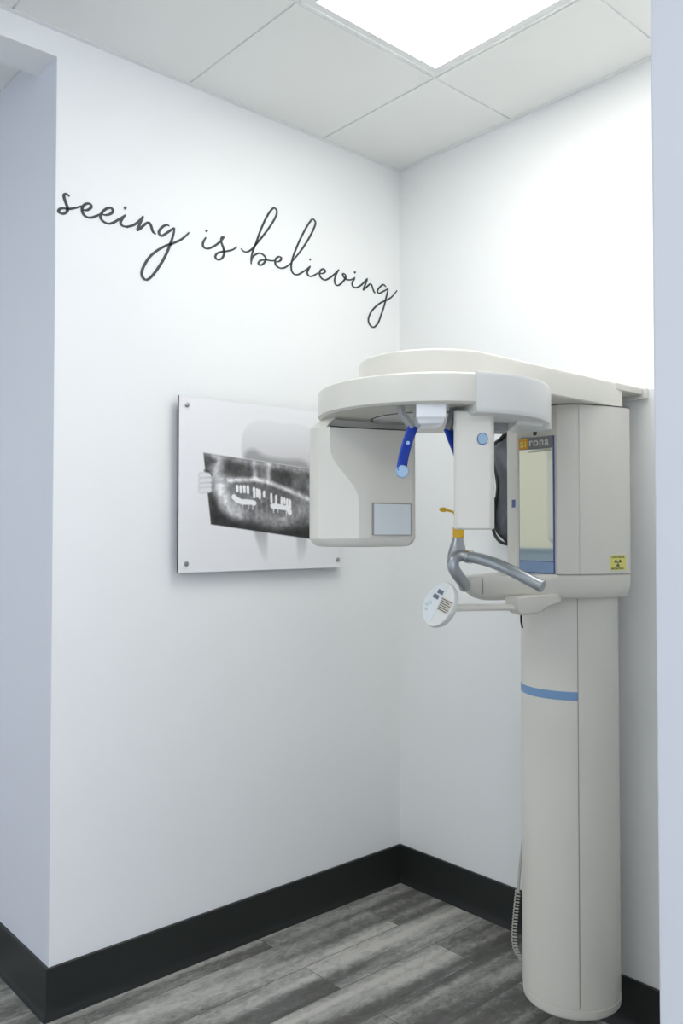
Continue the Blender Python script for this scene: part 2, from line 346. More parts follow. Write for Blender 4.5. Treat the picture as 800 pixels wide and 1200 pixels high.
X = np.full(U.shape, .13) + .16*(fbm(9, 11)-.5)
def xb(v, m_):
    global X
    X = X*(1-m_) + v*m_
f1 = fbm(30, 21); f2 = fbm(14, 5)
top = sdline([(.10,.405),(.30,.388),(.70,.365)])
xb(.42, soft(top-.008, .012)*.8)
xb(.32+.25*f1, .85*soft(sdline([(.152,.395),(.158,.36),(.135,.33)])-.014, .02))
xb(.38+.3*(f1-.5), .7*soft(sdline([(.16,.33),(.20,.325)])-.012, .02))
for px_, w_ in ((.312,.011),(.375,.012)): xb(.55, .75*soft(sdline([(px_,.385),(px_+.002,.335)])-w_*.55, .012))
xb(.24, .6*soft(sdline([(.345,.375),(.345,.33)])-.01, .02))
xb(.58+.2*(f2-.5), .95*soft(sdline([(.165,.31),(.170,.27),(.195,.235),(.235,.208)])-.022, .018))
xb(.33+.3*(f2-.5), .8*soft(sdline([(.19,.222),(.25,.205),(.32,.196),(.42,.186),(.51,.20),(.56,.235),(.60,.26)])-.02, .03))
xb(.72, .95*soft(sdline([(.20,.322),(.26,.326),(.316,.33),(.37,.322),(.42,.310),(.486,.290),(.57,.262)])-.005, .008))
xb(.20, .8*soft(sdline([(.24,.272),(.30,.266),(.42,.258),(.50,.25)])-.012, .02))
xb(.40+.2*(f1-.5), .7*soft(sdline([(.54,.35),(.57,.31),(.60,.28)])-.008, .014))
xb(.30+.3*(f1-.5), .6*soft(sdline([(.50,.30),(.55,.24),(.57,.20)])-.02, .025))
for a_, h_ in ((.238,.014),(.252,.018),(.268,.017),(.284,.020),(.311,.030),(.325,.024),(.336,.026),(.356,.016),(.389,.026),(.411,.030),(.437,.022),(.450,.016),(.463,.024),(.476,.022)):
    zc = .300 - .06*max(0, a_-.29)/.15*.6
    xb(.86, .95*soft(sdline([(a_,zc),(a_+.001,zc-h_)])-.0045, .003))
xb(.9, soft(sdline([(.224,.262),(.238,.252),(.256,.246),(.285,.246),(.312,.243)])-.0085, .003))
xb(.9, soft(sdline([(.394,.234),(.42,.233),(.45,.229),(.468,.228),(.476,.212)])-.0085, .003))
for a_, z0, z1 in ((.235,.25,.235),(.262,.24,.224),(.288,.24,.222),(.306,.238,.22),(.400,.228,.21),(.420,.228,.212),(.46,.222,.20)):
    xb(.62, .85*soft(sdline([(a_,z0),(a_,z1)])-.0022, .003))
for a_ in (.30,.322,.345,.368,.385): xb(.30, .55*soft(sdline([(a_,.262),(a_+.002,.19)])-.003, .005))
xb(.045, .92*soft(sdpoly([(.120,.28),(.122,.14),(.72,.09),(.72,.165),(.50,.150),(.40,.150),(.30,.168),(.22,.185),(.165,.215),(.145,.26)]), .014))
xb(.07, .8*soft(sdpoly(smo([(.099,.408),(.135,.395),(.150,.385),(.125,.368),(.103,.362)])), .008))
xb(.05+.05*f1, .85*soft(sdpoly(smo([(.196,.39),(.25,.388),(.298,.38),(.298,.34),(.25,.335),(.2,.338)])), .014))
xb(.05+.05*f1, .85*soft(sdpoly(smo([(.392,.368),(.43,.37),(.478,.37),(.486,.31),(.44,.318),(.40,.33)])), .014))
xb(.10, .6*soft(sdpoly(smo([(.50,.36),(.56,.35),(.56,.30),(.51,.31)])), .014))
X = np.clip(X*(.60 + .8*fbm(60, 40))*(.65+.7*fbm(20, 60)), 0, 1); X = np.clip(2.0*X**1.38, .018, .95)
sm = soft(sheet, .002); I = I*(1-sm) + X*sm
blend(.75, .9*soft(sdline([(.098,.414),(.69,.373)])-.0008, .0016))
for fy_ in (.336,.318,.300,.285):       # four fingers gripping the film
    s_ = sdline([(.088,fy_-.004),(.122,fy_)])-.0085
    blend(.42, .7*soft(s_-.0022, .004)); blend(.80, soft(s_, .004))
blend(.04, .9*soft(sdline([(.102,.350),(.120,.347),(.132,.336)])-.0035, .003))
VG = np.stack([PX0+U, np.full(U.shape, -.0366), PZ0+V], -1).reshape(-1, 3)
idx = np.arange(NXG*NZG).reshape(NZG, NXG)
F = np.stack([idx[:-1,:-1], idx[:-1,1:], idx[1:,1:], idx[1:,:-1]], -1).reshape(-1, 4)
me = bpy.data.meshes.new('print'); me.vertices.add(len(VG)); me.vertices.foreach_set('co', VG.ravel())
me.loops.add(F.size); me.loops.foreach_set('vertex_index', F.ravel().astype(np.int32))
me.polygons.add(len(F)); me.polygons.foreach_set('loop_start', np.arange(0, F.size, 4, dtype=np.int32))
me.update(calc_edges=True)
ca = me.color_attributes.new('ink', 'FLOAT_COLOR', 'POINT')
g_ = I.ravel(); dk = np.clip(1-g_*2.2, 0, 1)
ca.data.foreach_set('color', np.stack([g_*(1+.03*dk)*.99, g_*.985, g_*.995, np.ones_like(g_)], -1).ravel().astype(np.float32))
pm = bpy.data.materials.new('art_print'); pm.use_nodes = True; nt = pm.node_tree
an = nt.nodes.new('ShaderNodeVertexColor'); an.layer_name = 'ink'; bsd = nt.nodes['Principled BSDF']
nt.links.new(an.outputs[0], bsd.inputs['Base Color']); bsd.inputs['Roughness'].default_value = .35
me.materials.append(pm)
po = link(bpy.data.objects.new('print', me)); po.parent = pic; relp(po, pic)
po['label'] = 'black and white photograph of a tooth holding a dental x-ray film'
for sx_ in (PX0+.03, PX1-.03):
    for sz_ in (PZ0+.03, PZ1-.03):
        o = MB().tube([(sx_, 0, sz_), (sx_, -.039, sz_)], .008, 20).tube([(sx_, -.039, sz_), (sx_, -.0405, sz_), (sx_,-.0415,sz_)], [.0085,.0085,.006], 20).build('standoff_screw', M['screw'], pic, smooth=40)
        relp(o, pic)

# ------------------------------------------------------------------ panoramic x-ray machine (wall hung)
MX, MY = -.437, -1.115            # column axis
RXC, RYC = -1.004, -1.087         # rotation axis of the ring
mach = empty('x_ray_machine', (MX, MY, .13), 'tall cream panoramic dental x-ray machine with round overhead unit and blue head supports', 'x-ray machine')
def part(mb, name, m_, parent=None, **k):
    o = mb.build(name, m_, parent or mach, **k)
    if parent is None: o.location = -Vector(mach.location)
    return o
e_ = Vector((.7456, -.6664)); d_ = Vector((.6664, .7456))
def LD(l, d, c=(RXC, RYC)):        # offsets along two horizontal axes through the ring centre
    p = Vector(c) + e_*l + d_*d; return (p.x, p.y)

# --- column
colm = part(MB().prism(circ(MX, MY, .1365, 96), .152, 1.29), 'column', M['shell'], smooth=40)
bz = []
for r_, z_ in ((.118,.130),(.131,.1315),(.1365,.137),(.1375,.145),(.1375,.158)): bz.append([(x, y, z_) for x, y in circ(MX, MY, r_, 96)])
part(MB().loft(bz), 'column_foot', M['shell'], smooth=30)
ang = lambda v: math.atan2(v.y, v.x)
# front cover: arc from the left rim to the seam
a_seam = ang(-d_*math.cos(math.asin(.11)) - e_*.11); a_left = ang(-e_*.94 + d_*.34)
def arc_cover(r0, r1, a0, a1, z0, z1, n=40):
    while a1 < a0: a1 += 2*PI
    o = circ(MX, MY, r1, n, a0, a1, False); i = circ(MX, MY, r0, n, a0, a1, False)[::-1]
    return MB().prism(o+i, z0, z1)
part(arc_cover(.133, .1385, a_left, a_seam, .165, 1.285), 'front_cover', M['shell'], smooth=40, bevel=.0008, seg=2)
part(arc_cover(.133, .1372, a_seam, a_seam+.016, .165, 1.285, 4), 'cover_seam', M['seam'])
part(arc_cover(.133, .1393, a_left, a_seam, 1.004, 1.028), 'blue_band', M['band'], smooth=40, bevel=.001, seg=2)

# --- wall bracket
for z_ in (1.20, .45): part(MB().box((-.40, -1.15, z_), (NX, -1.03, z_+.08)), 'wall_bracket', M['grey'], bevel=.003)

# --- carriage body
front = [(-.605,-1.055), (-.605,-1.190), (-.590,-1.216), (-.565,-1.236), (-.53,-1.253), (-.48,-1.272), (-.42,-1.288), (-.395,-1.287), (-.372,-1.275), (-.365,-1.255)]
back = [(-.31,-1.20), (-.31,-.97), (-.36,-.915), (-.47,-.935), (-.570,-.995)]
body_poly = front + back
part(MB().prism(body_poly, 1.352, 1.8205), 'carriage_body', M['shell'], smooth=24)
# panel seam as a pale ridge on the curved side
part(MB().tube([(-.5665,-1.2352,1.356), (-.5665,-1.2352,1.818)], .0022, 8), 'seam_strip', M['shell2'], smooth=60)
part(MB().loft([[(x+(x+.48)*.004, y+(y+1.1)*.004, z) for x, y in body_poly] for z in (1.3525, 1.3545)]), 'body_joint', M['seam'])
part(MB().loft([[(x+(x+.48)*.004, y+(y+1.1)*.004, z) for x, y in body_poly] for z in (1.8175, 1.8203)]), 'top_joint', M['gap'])
# lower carriage with the chin-rest arm
low = front[1:] + [(-.31,-1.20), (-.31,-.97), (-.36,-.915), (-.47,-.935), (-.57,-.98), (-.66,-1.018), (-.76,-1.038), (-.84,-1.052), (-.876,-1.066), (-.889,-1.087), (-.885,-1.108), (-.86,-1.128), (-.78,-1.148), (-.70,-1.168), (-.64,-1.186)]
def shrink(P, k, tip=0):
    out = []
    cx, cy = -.48, -1.1
    for x, y in P:
        r = math.hypot(x-cx, y-cy); s_ = 1 - k/r
        t = max(0, min(1, (-x-.62)/.27))
        out.append((cx+(x-cx)*s_ + tip*t, cy+(y-cy)*s_*(1-.25*t*(tip > 0))))
    return out
rings = [[(x, y, 1.3535) for x, y in shrink(low, .004)], [(x, y, 1.350) for x, y in low], [(x, y, 1.338) for x, y in low],
         [(x, y, 1.322) for x, y in shrink(low, .001, .006)], [(x, y, 1.308) for x, y in shrink(low, .003, .022)],
         [(x, y, 1.296) for x, y in shrink(low, .006, .045)], [(x, y, 1.288) for x, y in shrink(low, .014, .07)]]
part(MB().loft(rings), 'chin_rest_arm', M['shell'], smooth=38)
part(MB().tube([(-.857,-1.1305,1.351), (-.8555,-1.131,1.335), (-.852,-1.129,1.318), (-.845,-1.123,1.308)], .0012, 6), 'tip_seam', M['seam'])
# mirror panel
my0, my1 = -1.068, -1.179
mir = part(MB().box((-.609, my1-.0022, 1.355), (-.604, my0+.0022, 1.7345)), 'mirror_frame', M['dblue'])
part(MB().box((-.6105, my1, 1.389), (-.6085, my0, 1.7015)), 'mirror', M['mirror'])
part(MB().box((-.6108, my1, 1.357), (-.6085, my0, 1.3868)), 'mirror_base_strip', M['strip'])
lg = part(MB().box((-.6108, my1, 1.7030), (-.6085, my0, 1.7335)), 'logo_plate', M['logo'])
part(MB().box((-.6114, my0-.030, 1.7035), (-.6085, my0, 1.7330)), 'logo_square', M['orange'])
part(MB().box((-.6108, my1+.006, 1.6925), (-.6095, my0-.030, 1.6945)), 'logo_line', M['seam'])
def text_mesh(s, size, m_, name, parent, loc, right, up, ext=.0004, spacing=1.0, bold=0):
    cu = bpy.data.curves.new(name, 'FONT'); cu.body = s; cu.size = size; cu.extrude = ext; cu.align_x = 'LEFT'; cu.align_y = 'BOTTOM_BASELINE'
    cu.space_character = spacing; cu.offset = bold
    tmp = bpy.data.objects.new('tmp', cu); COL.objects.link(tmp)
    bpy.context.view_layer.update()
    dg = bpy.context.evaluated_depsgraph_get(); me = bpy.data.meshes.new_from_object(tmp.evaluated_get(dg)); me.name = name
    bpy.data.objects.remove(tmp)
    r = Vector(right).normalized(); u = Vector(up).normalized(); n = r.cross(u)
    mt = Matrix(((r.x,u.x,n.x,loc[0]),(r.y,u.y,n.y,loc[1]),(r.z,u.z,n.z,loc[2]),(0,0,0,1)))
    me.transform(mt); me.materials.clear(); me.materials.append(m_)
    o = link(bpy.data.objects.new(name, me)); o.parent = parent
    if parent is mach: o.location = -Vector(mach.location)
    return o
text_mesh('si', .036, M['stick'], 'logo_text', mach, (-.6116, my0-.0035, 1.7085), (0,-1,0), (0,0,1), spacing=1.05, bold=.0004)
text_mesh('rona', .032, M['shell2'], 'logo_text', mach, (-.6112, my0-.033, 1.7105), (0,-1,0), (0,0,1), spacing=1.12, bold=.0004)
part(MB().tube([(-.600,-1.118,1.7465), (-.6062,-1.118,1.7465)], .0065, 20), 'lens_hole', M['gap'])
part(MB().box((-.6075, -1.176, 1.3495), (-.60, -1.105, 1.3525)), 'vent_slot', M['gap'])
# small blue mark on the left facet
fx0, fy0, fx1, fy1 = -.605, -1.055, -.570, -.995
def facet(t, z, o): 
    n = Vector((-(fy1-fy0), (fx1-fx0))).normalized(); n = n if n.x < 0 else -n
    return (fx0+(fx1-fx0)*t + n.x*o, fy0+(fy1-fy0)*t + n.y*o, z)
part(MB().loft([[facet(.15, z, .0008), facet(.5, z, .0008), facet(.5, z, -.001), facet(.15, z, -.001)] for z in (1.540, 1.562)]), 'blue_mark', M['dblue'])
# caution sticker on the right flank
sa, sb = Vector((-.478,-1.2726)), Vector((-.422,-1.2875)); sd = (sb-sa).normalized(); sn = Vector((sd.y, -sd.x))
if sn.y > 0: sn = -sn
q = [sa+sn*.0012, sb+sn*.0012, sb-sn*.001, sa-sn*.001]
stk = part(MB().prism([(p.x, p.y) for p in q], 1.3635, 1.4055), 'caution_sticker', M['stick'])
def st(t, z, o=.0016): p = sa+sd*t+sn*o; return (p.x, p.y, z)
tre = MB()
for k in range(3):
    a0 = math.radians(90+120*k+180-30-90+90)  # three blades
    c_ = math.radians([150, 30, 270][k]); pts = []
    for aa in np.linspace(c_-.5, c_+.5, 7): pts.append((.0105*math.cos(aa), .0105*math.sin(aa)))
    for aa in np.linspace(c_+.5, c_-.5, 4): pts.append((.0036*math.cos(aa), .0036*math.sin(aa)))
    tre.loft([[st(.028+a*1.3, 1.3842+b, .0013) for a, b in pts], [st(.028+a*1.3, 1.3842+b, .002) for a, b in pts]])
tre.loft([[st(.028+.0022*1.3*math.cos(a), 1.3842+.0022*math.sin(a), oo) for a in np.linspace(0, 2*PI, 12, endpoint=False)] for oo in (.0013, .002)])
tre.build('trefoil', M['text_dark'], stk)
rt = (sd.x, sd.y, 0)
text_mesh('CAUTION', .0105, M['text_dark'], 'sticker_text', stk, st(.004, 1.3970), rt, (0,0,1), ext=.0002, bold=.00012)
text_mesh('RADIATION', .0082, M['text_dark'], 'sticker_text', stk, st(.004, 1.3655), rt, (0,0,1), ext=.0002, bold=.00012)

# --- top arm: rounded slab reaching from the wall out over the ring
def arm_poly(o=0):
    r_ = .18-o; P = []
    for k in range(33):
        a = math.radians(90 + 180*k/32); P.append((RXC + r_*math.cos(a), RYC + r_*math.sin(a)))
    P += [(-.46, RYC-r_), (-.375+o*.5, RYC-r_+.012), (-.335, RYC-r_+.045), (-.335, RYC+r_-.045), (-.375, RYC+r_-.012), (-.46, RYC+r_)]
    return P
rings = [[(x, y, z) for x, y in arm_poly(o)] for o, z in ((.004,1.8205),(0,1.824),(0,1.882),(.002,1.889),(.007,1.8935),(.014,1.895))]
part(MB().loft(rings), 'top_arm', M['shell'], smooth=30)
part(MB().box((-.42, -1.262, 1.874), (NX-.012, -1.05, 1.8935)), 'top_bracket', M['shell'], bevel=.003)
part(MB().box((NX-.012, -1.275, 1.862), (NX-.001, -1.04, 1.8925)), 'bracket_plate', M['shell2'], bevel=.002)

# --- rotating ring unit
def disc(r_, z): return [(x, y, z) for x, y in circ(RXC, RYC, r_, 128)]
part(MB().loft([disc(.276,1.750), disc(.283,1.7545), disc(.283,1.810), disc(.281,1.815), disc(.274,1.8195)]), 'rotating_ring', M['shell'], smooth=30)
g1 = MB(); g1.tube([(x, y, 1.7498) for x, y in circ(RXC, RYC, .150, 97, 0, 2*PI, False)], .0016, 6, cap=False)
part(g1, 'pivot_groove', M['gap'])
part(MB().prism(circ(RXC, RYC, .146, 96), 1.7465, 1.752), 'pivot_disc', M['shell2'], smooth=40, bevel=.001, seg=2)
def ring_sector(r0, r1, t0, t1, z0, z1, n=24):
    """t: degrees to the right of the point nearest the room"""
    pts = [LD(r1*math.sin(math.radians(t)), -r1*math.cos(math.radians(t))) for t in np.linspace(t0, t1, n)]
    pts += [LD(r0*math.sin(math.radians(t)), -r0*math.cos(math.radians(t))) for t in np.linspace(t1, t0, n)]
    return pts
P1 = ring_sector(.17, .2905, 14, 88, 0, 0)
cxm = sum(p[0] for p in P1)/len(P1); cym = sum(p[1] for p in P1)/len(P1)
def sc(P, k): return [(cxm+(x-cxm)*k, cym+(y-cym)*k) for x, y in P]
part(MB().loft([[(x, y, z) for x, y in sc(P1, k)] for k, z in ((.90,1.729),(.97,1.7305),(.995,1.735),(1,1.742),(1,1.812),(.995,1.817),(.98,1.8198))]), 'tube_cover', M['shell2'], smooth=32)
# ribbed rear end of the cover
for t0, t1, zz, rr in ((80, 89, 1.720, .2945), (92, 101, 1.728, .2935)):
    part(MB().prism(ring_sector(.20, rr, t0, t1, 0, 0, 10), zz, 1.814), 'cover_rib', M['shell2'], smooth=40, bevel=.004)
# tube head
tb = [LD(.030,-.232), LD(.108,-.238), LD(.117,-.230), LD(.119,-.215), LD(.130,-.11), LD(.122,-.09), LD(.058,-.09), LD(.052,-.10), LD(.027,-.226)]
part(MB().loft([[(x, y, z) for x, y in tb] for z in (1.474, 1.74)]), 'tube_head', M['shell'], smooth=30, bevel=.004)
part(MB().loft([[(LD(l, d)[0], LD(l, d)[1], z) for l, d in ((.182,-.16),(.255,-.12),(.250,.0),(.20,-.0))] for z in (1.718, 1.752)]), 'underside_block', M['shell2'], bevel=.006)
part(MB().loft([[(LD(l, d)[0], LD(l, d)[1], z) for l, d in ((.125,-.10),(.176,-.10),(.18,-.03),(.12,-.03))] for z in (1.711, 1.752)]), 'collimator_block', M['grey'], bevel=.003)
def facing(c, r, t, sx=1, sz=1, n=24, ax=None):
    nrm = -d_ if ax is None else ax; tg = Vector((-nrm.y, nrm.x)); A = []; B = []
    for k in range(n):
        a = 2*PI*k/n; p = Vector(c[:2]) + tg*(r*sx*math.cos(a)); z = c[2]+r*sz*math.sin(a)
        A.append((p.x, p.y, z)); B.append((p.x+nrm.x*t, p.y+nrm.y*t, z))
    return MB().loft([A, B])
bc = LD(.0895, -.2355)
part(facing((bc[0], bc[1], 1.676), .0118, .004, 1, 1.15), 'badge_rim', M['dblue'], smooth=40)
part(facing((bc[0], bc[1], 1.676), .0104, .005, 1, 1.15), 'badge', M['lblue'], smooth=40)

# --- detector head
def det_ring(z, ins=0, top=0):
    # crease between outer shell and sensor face slides outward toward the top
    t = max(0, min(1, (z-1.545)/.13)); t = t*t*(3-2*t)
    Dl = -.180 - .072*t; El = Dl+.022
    P = [(-.307+top,.065), (-.305+top,.01), (-.297+top,-.022), (-.282+top,-.043), (-.262+top*.8,-.052), (Dl-.002,-.058), (El-.006,-.050), (El+.012,-.036-.0*t),
         (-.060,.024), (-.044,.031), (-.036,.042), (-.034,.10), (-.045,.118), (-.10,.13), (-.26,.13), (-.29,.118)]
    c = (-.17, .04); out = []
    for l, d in P:
        r = math.hypot(l-c[0], d-c[1]); k = 1 - ins/r; x, y = LD(c[0]+(l-c[0])*k, c[1]+(d-c[1])*k); out.append((x, y, z))
    return out
def ledge(z, top=0):
    P = det_ring(z, 0, top); out = []
    for i, p in enumerate(P):
        if 5 <= i <= 10:
            p = (p[0]+d_.x*.045, p[1]+d_.y*.045, z)
            if i == 10: p = (p[0]-d_.x*.01, p[1]-d_.y*.01, z)
        out.append(p)
    return out
zs = [(1.4315,.030,0),(1.434,.016,0),(1.442,.006,0),(1.4525,0,0)] + [(z,0,0) for z in np.linspace(1.47,1.715,12)] 
part(MB().loft([det_ring(*a) for a in zs] + [det_ring(1.7265), ledge(1.7266,.001), ledge(1.734,.008), ledge(1.743,.019), ledge(1.7505,.030)]), 'detector_head', M['shell'], smooth=26)
part(MB().tube([(x, y, 1.7272) for x, y, z in det_ring(1.7265)[5:10]], .0016, 6), 'head_seam', M['gap'])
A_ = Vector((-.150,-.0385)); B_ = Vector((-.048,.0265))
def sf(t, z, o):
    n2 = Vector((B_.y-A_.y, -(B_.x-A_.x))).normalized(); p = A_+(B_-A_)*t + n2*o; x, y = LD(p.x, p.y); return (x, y, z)
part(MB().loft([[sf(.0, z, .0045), sf(1.0, z, .0045), sf(1.0, z, -.004), sf(.0, z, -.004)] for z in (1.4605, 1.5405)]), 'sensor_window_frame', M['seam'])
part(MB().loft([[sf(.03, z, .0052), sf(.955, z, .0052), sf(.955, z, -.003), sf(.03, z, -.003)] for z in (1.4620, 1.5380)]), 'sensor_window', M['panelg'])

# --- forehead support and temple supports (hang under the ring)
part(MB().loft([[(LD(l, d)[0], LD(l, d)[1], z) for l, d in ((-.060+o,-.262+o),(.006-o,-.262+o),(.006-o,-.17-o),(-.060+o,-.17-o))] for o, z in ((.012,1.7045),(.006,1.708),(.003,1.718),(0,1.7215),(0,1.752))]), 'forehead_block', M['white'], smooth=30, bevel=.001, seg=2)
part(MB().loft([[(LD(l, d)[0], LD(l, d)[1], z) for l, d in ((-.045,-.17),(.0,-.17),(.0,-.13),(-.045,-.13))] for z in (1.718, 1.752)]), 'forehead_hinge', M['shell2'], bevel=.002)
for pts, name in ((((-.092,-.225,1.751),(-.088,-.222,1.732),(-.075,-.222,1.716),(-.066,-.222,1.702)), 'l'), (((.030,-.200,1.751),(.028,-.19,1.735),(.024,-.185,1.716),(.020,-.182,1.704)), 'r')):
    P = [(*LD(a, b), z) for a, b, z in pts]
    part(MB().tube(P, .0165, 4, flat=.55), 'temple_hinge', M['grey'], bevel=.001, seg=2)
def temple(pts, name='temple_support'):
    P = catmull([(*LD(a, b), z) for a, b, z in pts], 8); n = len(P); rings = []
    for i in range(n):
        t = Vector(P[min(i+1,n-1)]-P[max(i-1,0)]).normalized(); wv = Vector((e_.x*.8+d_.x*.6, e_.y*.8+d_.y*.6, 0)); wv = (wv - t*wv.dot(t)).normalized(); nv = t.cross(wv)
        w_ = .0138; h_ = .0035; c = Vector(P[i])
        rings.append([c+wv*w_*a+nv*h_*b for a, b in ((-1,-.5),(-.8,-1),(.8,-1),(1,-.5),(1,.5),(.8,1),(-.8,1),(-1,.5))])
    return part(MB().loft(rings), name, M['blue'], smooth=40)
tl = [(-.063,-.222,1.707),(-.073,-.221,1.680),(-.082,-.219,1.650),(-.088,-.217,1.620),(-.0885,-.217,1.606)]
tr = [(.020,-.180,1.707),(.030,-.180,1.680),(.042,-.180,1.650),(.050,-.178,1.620),(.053,-.178,1.604)]
for T_ in (tl, tr):
    o = temple(T_)
    c = (*LD(T_[-1][0], T_[-1][1]), T_[-1][2])
    part(facing((c[0]+d_.x*.005, c[1]+d_.y*.005, c[2]-.002), .0142, .0145), 'ear_pad', M['lblue'], smooth=40, bevel=.002)
    mth = T_[1]; c2 = LD(mth[0]-.003, mth[1]-.004)
    part(facing((c2[0], c2[1], mth[2]-.012), .0042, .003), 'rivet', M['lblue'], smooth=40)

# --- bite block holder, handle bar
def tubep(pts, r, name, m_, n=10, seg=20, **k):
    return part(MB().tube(catmull(pts, n), r, seg, **k), name, m_, smooth=50)
tubep([(-.884,-1.094,1.328),(-.905,-1.108,1.338),(-.937,-1.120,1.356),(-.957,-1.120,1.378),(-.955,-1.119,1.400),(-.938,-1.126,1.409),(-.930,-1.145,1.408)], .0150, 'handle_elbow', M['pipe'])
tubep([(-.932,-1.140,1.408),(-.931,-1.19,1.401),(-.927,-1.245,1.386),(-.915,-1.30,1.362),(-.903,-1.342,1.342)], .0142, 'handle_bar', M['pipe'])
tubep([(-.9032,-1.3415,1.3422),(-.9022,-1.3465,1.3402)], .0153, 'handle_cap', M['pipe'])
tubep([(-.932,-1.143,1.4075),(-.9315,-1.156,1.406)], .0172, 'handle_collar', M['chrome'])
cone = []
for z, a, b, ox in ((1.400,.026,.018,0),(1.415,.024,.017,0),(1.435,.0185,.015,.001),(1.455,.013,.012,.002)):
    c = Vector((-.933+ox*2,-1.112+ox)); cone.append([(c.x+e_.x*a*math.cos(t)+d_.x*b*math.sin(t), c.y+e_.y*a*math.cos(t)+d_.y*b*math.sin(t), z) for t in (2*PI*k/24 for k in range(24))])
part(MB().loft(cone), 'bite_stand', M['pipe'], smooth=50)
yc_ = (-.929,-1.112)
part(MB().loft([[(yc_[0]+e_.x*a+d_.x*b, yc_[1]+e_.y*a+d_.y*b, z) for a, b in ((-.0135,-.009),(.0135,-.009),(.0135,.009),(-.0135,.009))] for z in (1.453, 1.482)]), 'bite_clip', M['yellow'], bevel=.003)
tubep([(yc_[0],yc_[1],1.478),(-.925,-1.10,1.505),(-.915,-1.083,1.520),(-.922,-1.062,1.526)], .003, 'bite_rod', M['yellow'], n=6, seg=10)
tubep([(-.922,-1.066,1.526),(-.924,-1.058,1.5265),(-.926,-1.053,1.527)], [.004]*6+[.006]*7, 'bite_tip', M['yellow'], n=6, seg=12) if False else part(MB().tube([(-.922,-1.068,1.526),(-.924,-1.062,1.5265),(-.927,-1.054,1.527),(-.929,-1.049,1.527)], [.003,.0062,.0062,.003], 12), 'bite_tip', M['yellow'], smooth=50)

# --- operating panel on its arm
pc = Vector((-1.060,-1.159,1.296))
upv = Vector((.016,-.0165,.050)).normalized()
nrm = (Vector((-d_.x,-d_.y,0))*.66 + Vector((-e_.x,-e_.y,0))*.72 + Vector((0,0,.20))); nrm = (nrm - upv*nrm.dot(upv)).normalized()
rgt = upv.cross(nrm).normalized()
if rgt.dot(Vector((e_.x, e_.y, 0))) < 0: rgt = -rgt
def pp(a, b, c): return pc + rgt*a + upv*b + nrm*c
def oval(ra, rb, c, n=48): return [pp(ra*math.cos(2*PI*k/n), rb*math.sin(2*PI*k/n), c) for k in range(n)]
RA, RB = .0455, .0565
pn = part(MB().loft([oval(RA*.80, RB*.80, -.024), oval(RA*.95, RB*.95, -.020), oval(RA, RB, -.012), oval(RA, RB, -.004), oval(RA*.97, RB*.97, 0), oval(RA*.90, RB*.90, .0015)]), 'control_panel', M['shell2'], smooth=40)
# keypad crescent on the left side of the face
cres = [pp(RA*.93*math.cos(a), RB*.93*math.sin(a), 0) for a in np.linspace(math.radians(75), math.radians(278), 28)]
cres = [(RA*.91*math.cos(a), RB*.91*math.sin(a)) for a in np.linspace(math.radians(78), math.radians(272), 28)]
def slab(pts, c0, c1): return MB().loft([[pp(a, b, c0) for a, b in pts], [pp(a, b, c1) for a, b in pts]])
slab(cres, .0008, .0022).build('keypad', M['keypad'], pn)
def rect(a, b, w_, h_, rot=0): 
    c, s = math.cos(rot), math.sin(rot); return [(a+x*c-y*s, b+x*s+y*c) for x, y in ((-w_,-h_),(w_,-h_),(w_,h_),(-w_,h_))]
for a, b, k in ((-.006,.029,'button'), (-.013,.0145,'button'), (-.022,-.004,'mutedkey'), (-.030,-.0125,'mutedkey'), (-.026,-.023,'mutedkey')):
    w_ = (.0085,.0052) if k == 'button' else (.0045,.0035)
    slab(rect(a, b, *w_, 0), .0018, .0034).build('button', M[k], pn)
tagp = slab(rect(.0225, .004, .0185, .0165, 0), .0010, .0022).build('rating_label', M['label_bg'], pn)
for k in range(6):
    b = .017 - .0052*k
    slab(rect(.0225-(.002 if k % 2 else 0), b, .0165-(.003 if k % 2 else 0), .0011), .0019, .0026).build('print_line', M['text_dark'], tagp)
# arm
pa = pc - nrm*.018 + Vector((0,0,-.006))
part(MB().tube([pa, (-.98,-1.165,1.283), (-.75,-1.170,1.272)], .0098, 12, flat=.75), 'panel_arm', M['shell'], smooth=50)
part(MB().tube([pa+nrm*.004, pa+Vector((.012,-.003,-.001)), pa+Vector((.022,-.004,-.003))], [.016,.0125,.010], 16), 'panel_swivel', M['shell'], smooth=50)
mt_ = [[(x, y, z) for x, y in P] for z, P in (
   (1.250, [(-.745,-1.176),(-.690,-1.178),(-.690,-1.155),(-.745,-1.155)]),
   (1.256, [(-.765,-1.181),(-.672,-1.184),(-.672,-1.150),(-.765,-1.150)]),
   (1.270, [(-.780,-1.184),(-.645,-1.187),(-.645,-1.145),(-.780,-1.145)]),
   (1.278, [(-.782,-1.185),(-.585,-1.188),(-.585,-1.145),(-.782,-1.145)]),
   (1.300, [(-.782,-1.185),(-.575,-1.190),(-.575,-1.145),(-.782,-1.145)]))]
part(MB().loft(mt_), 'panel_mount', M['shell'], smooth=20, bevel=.004)
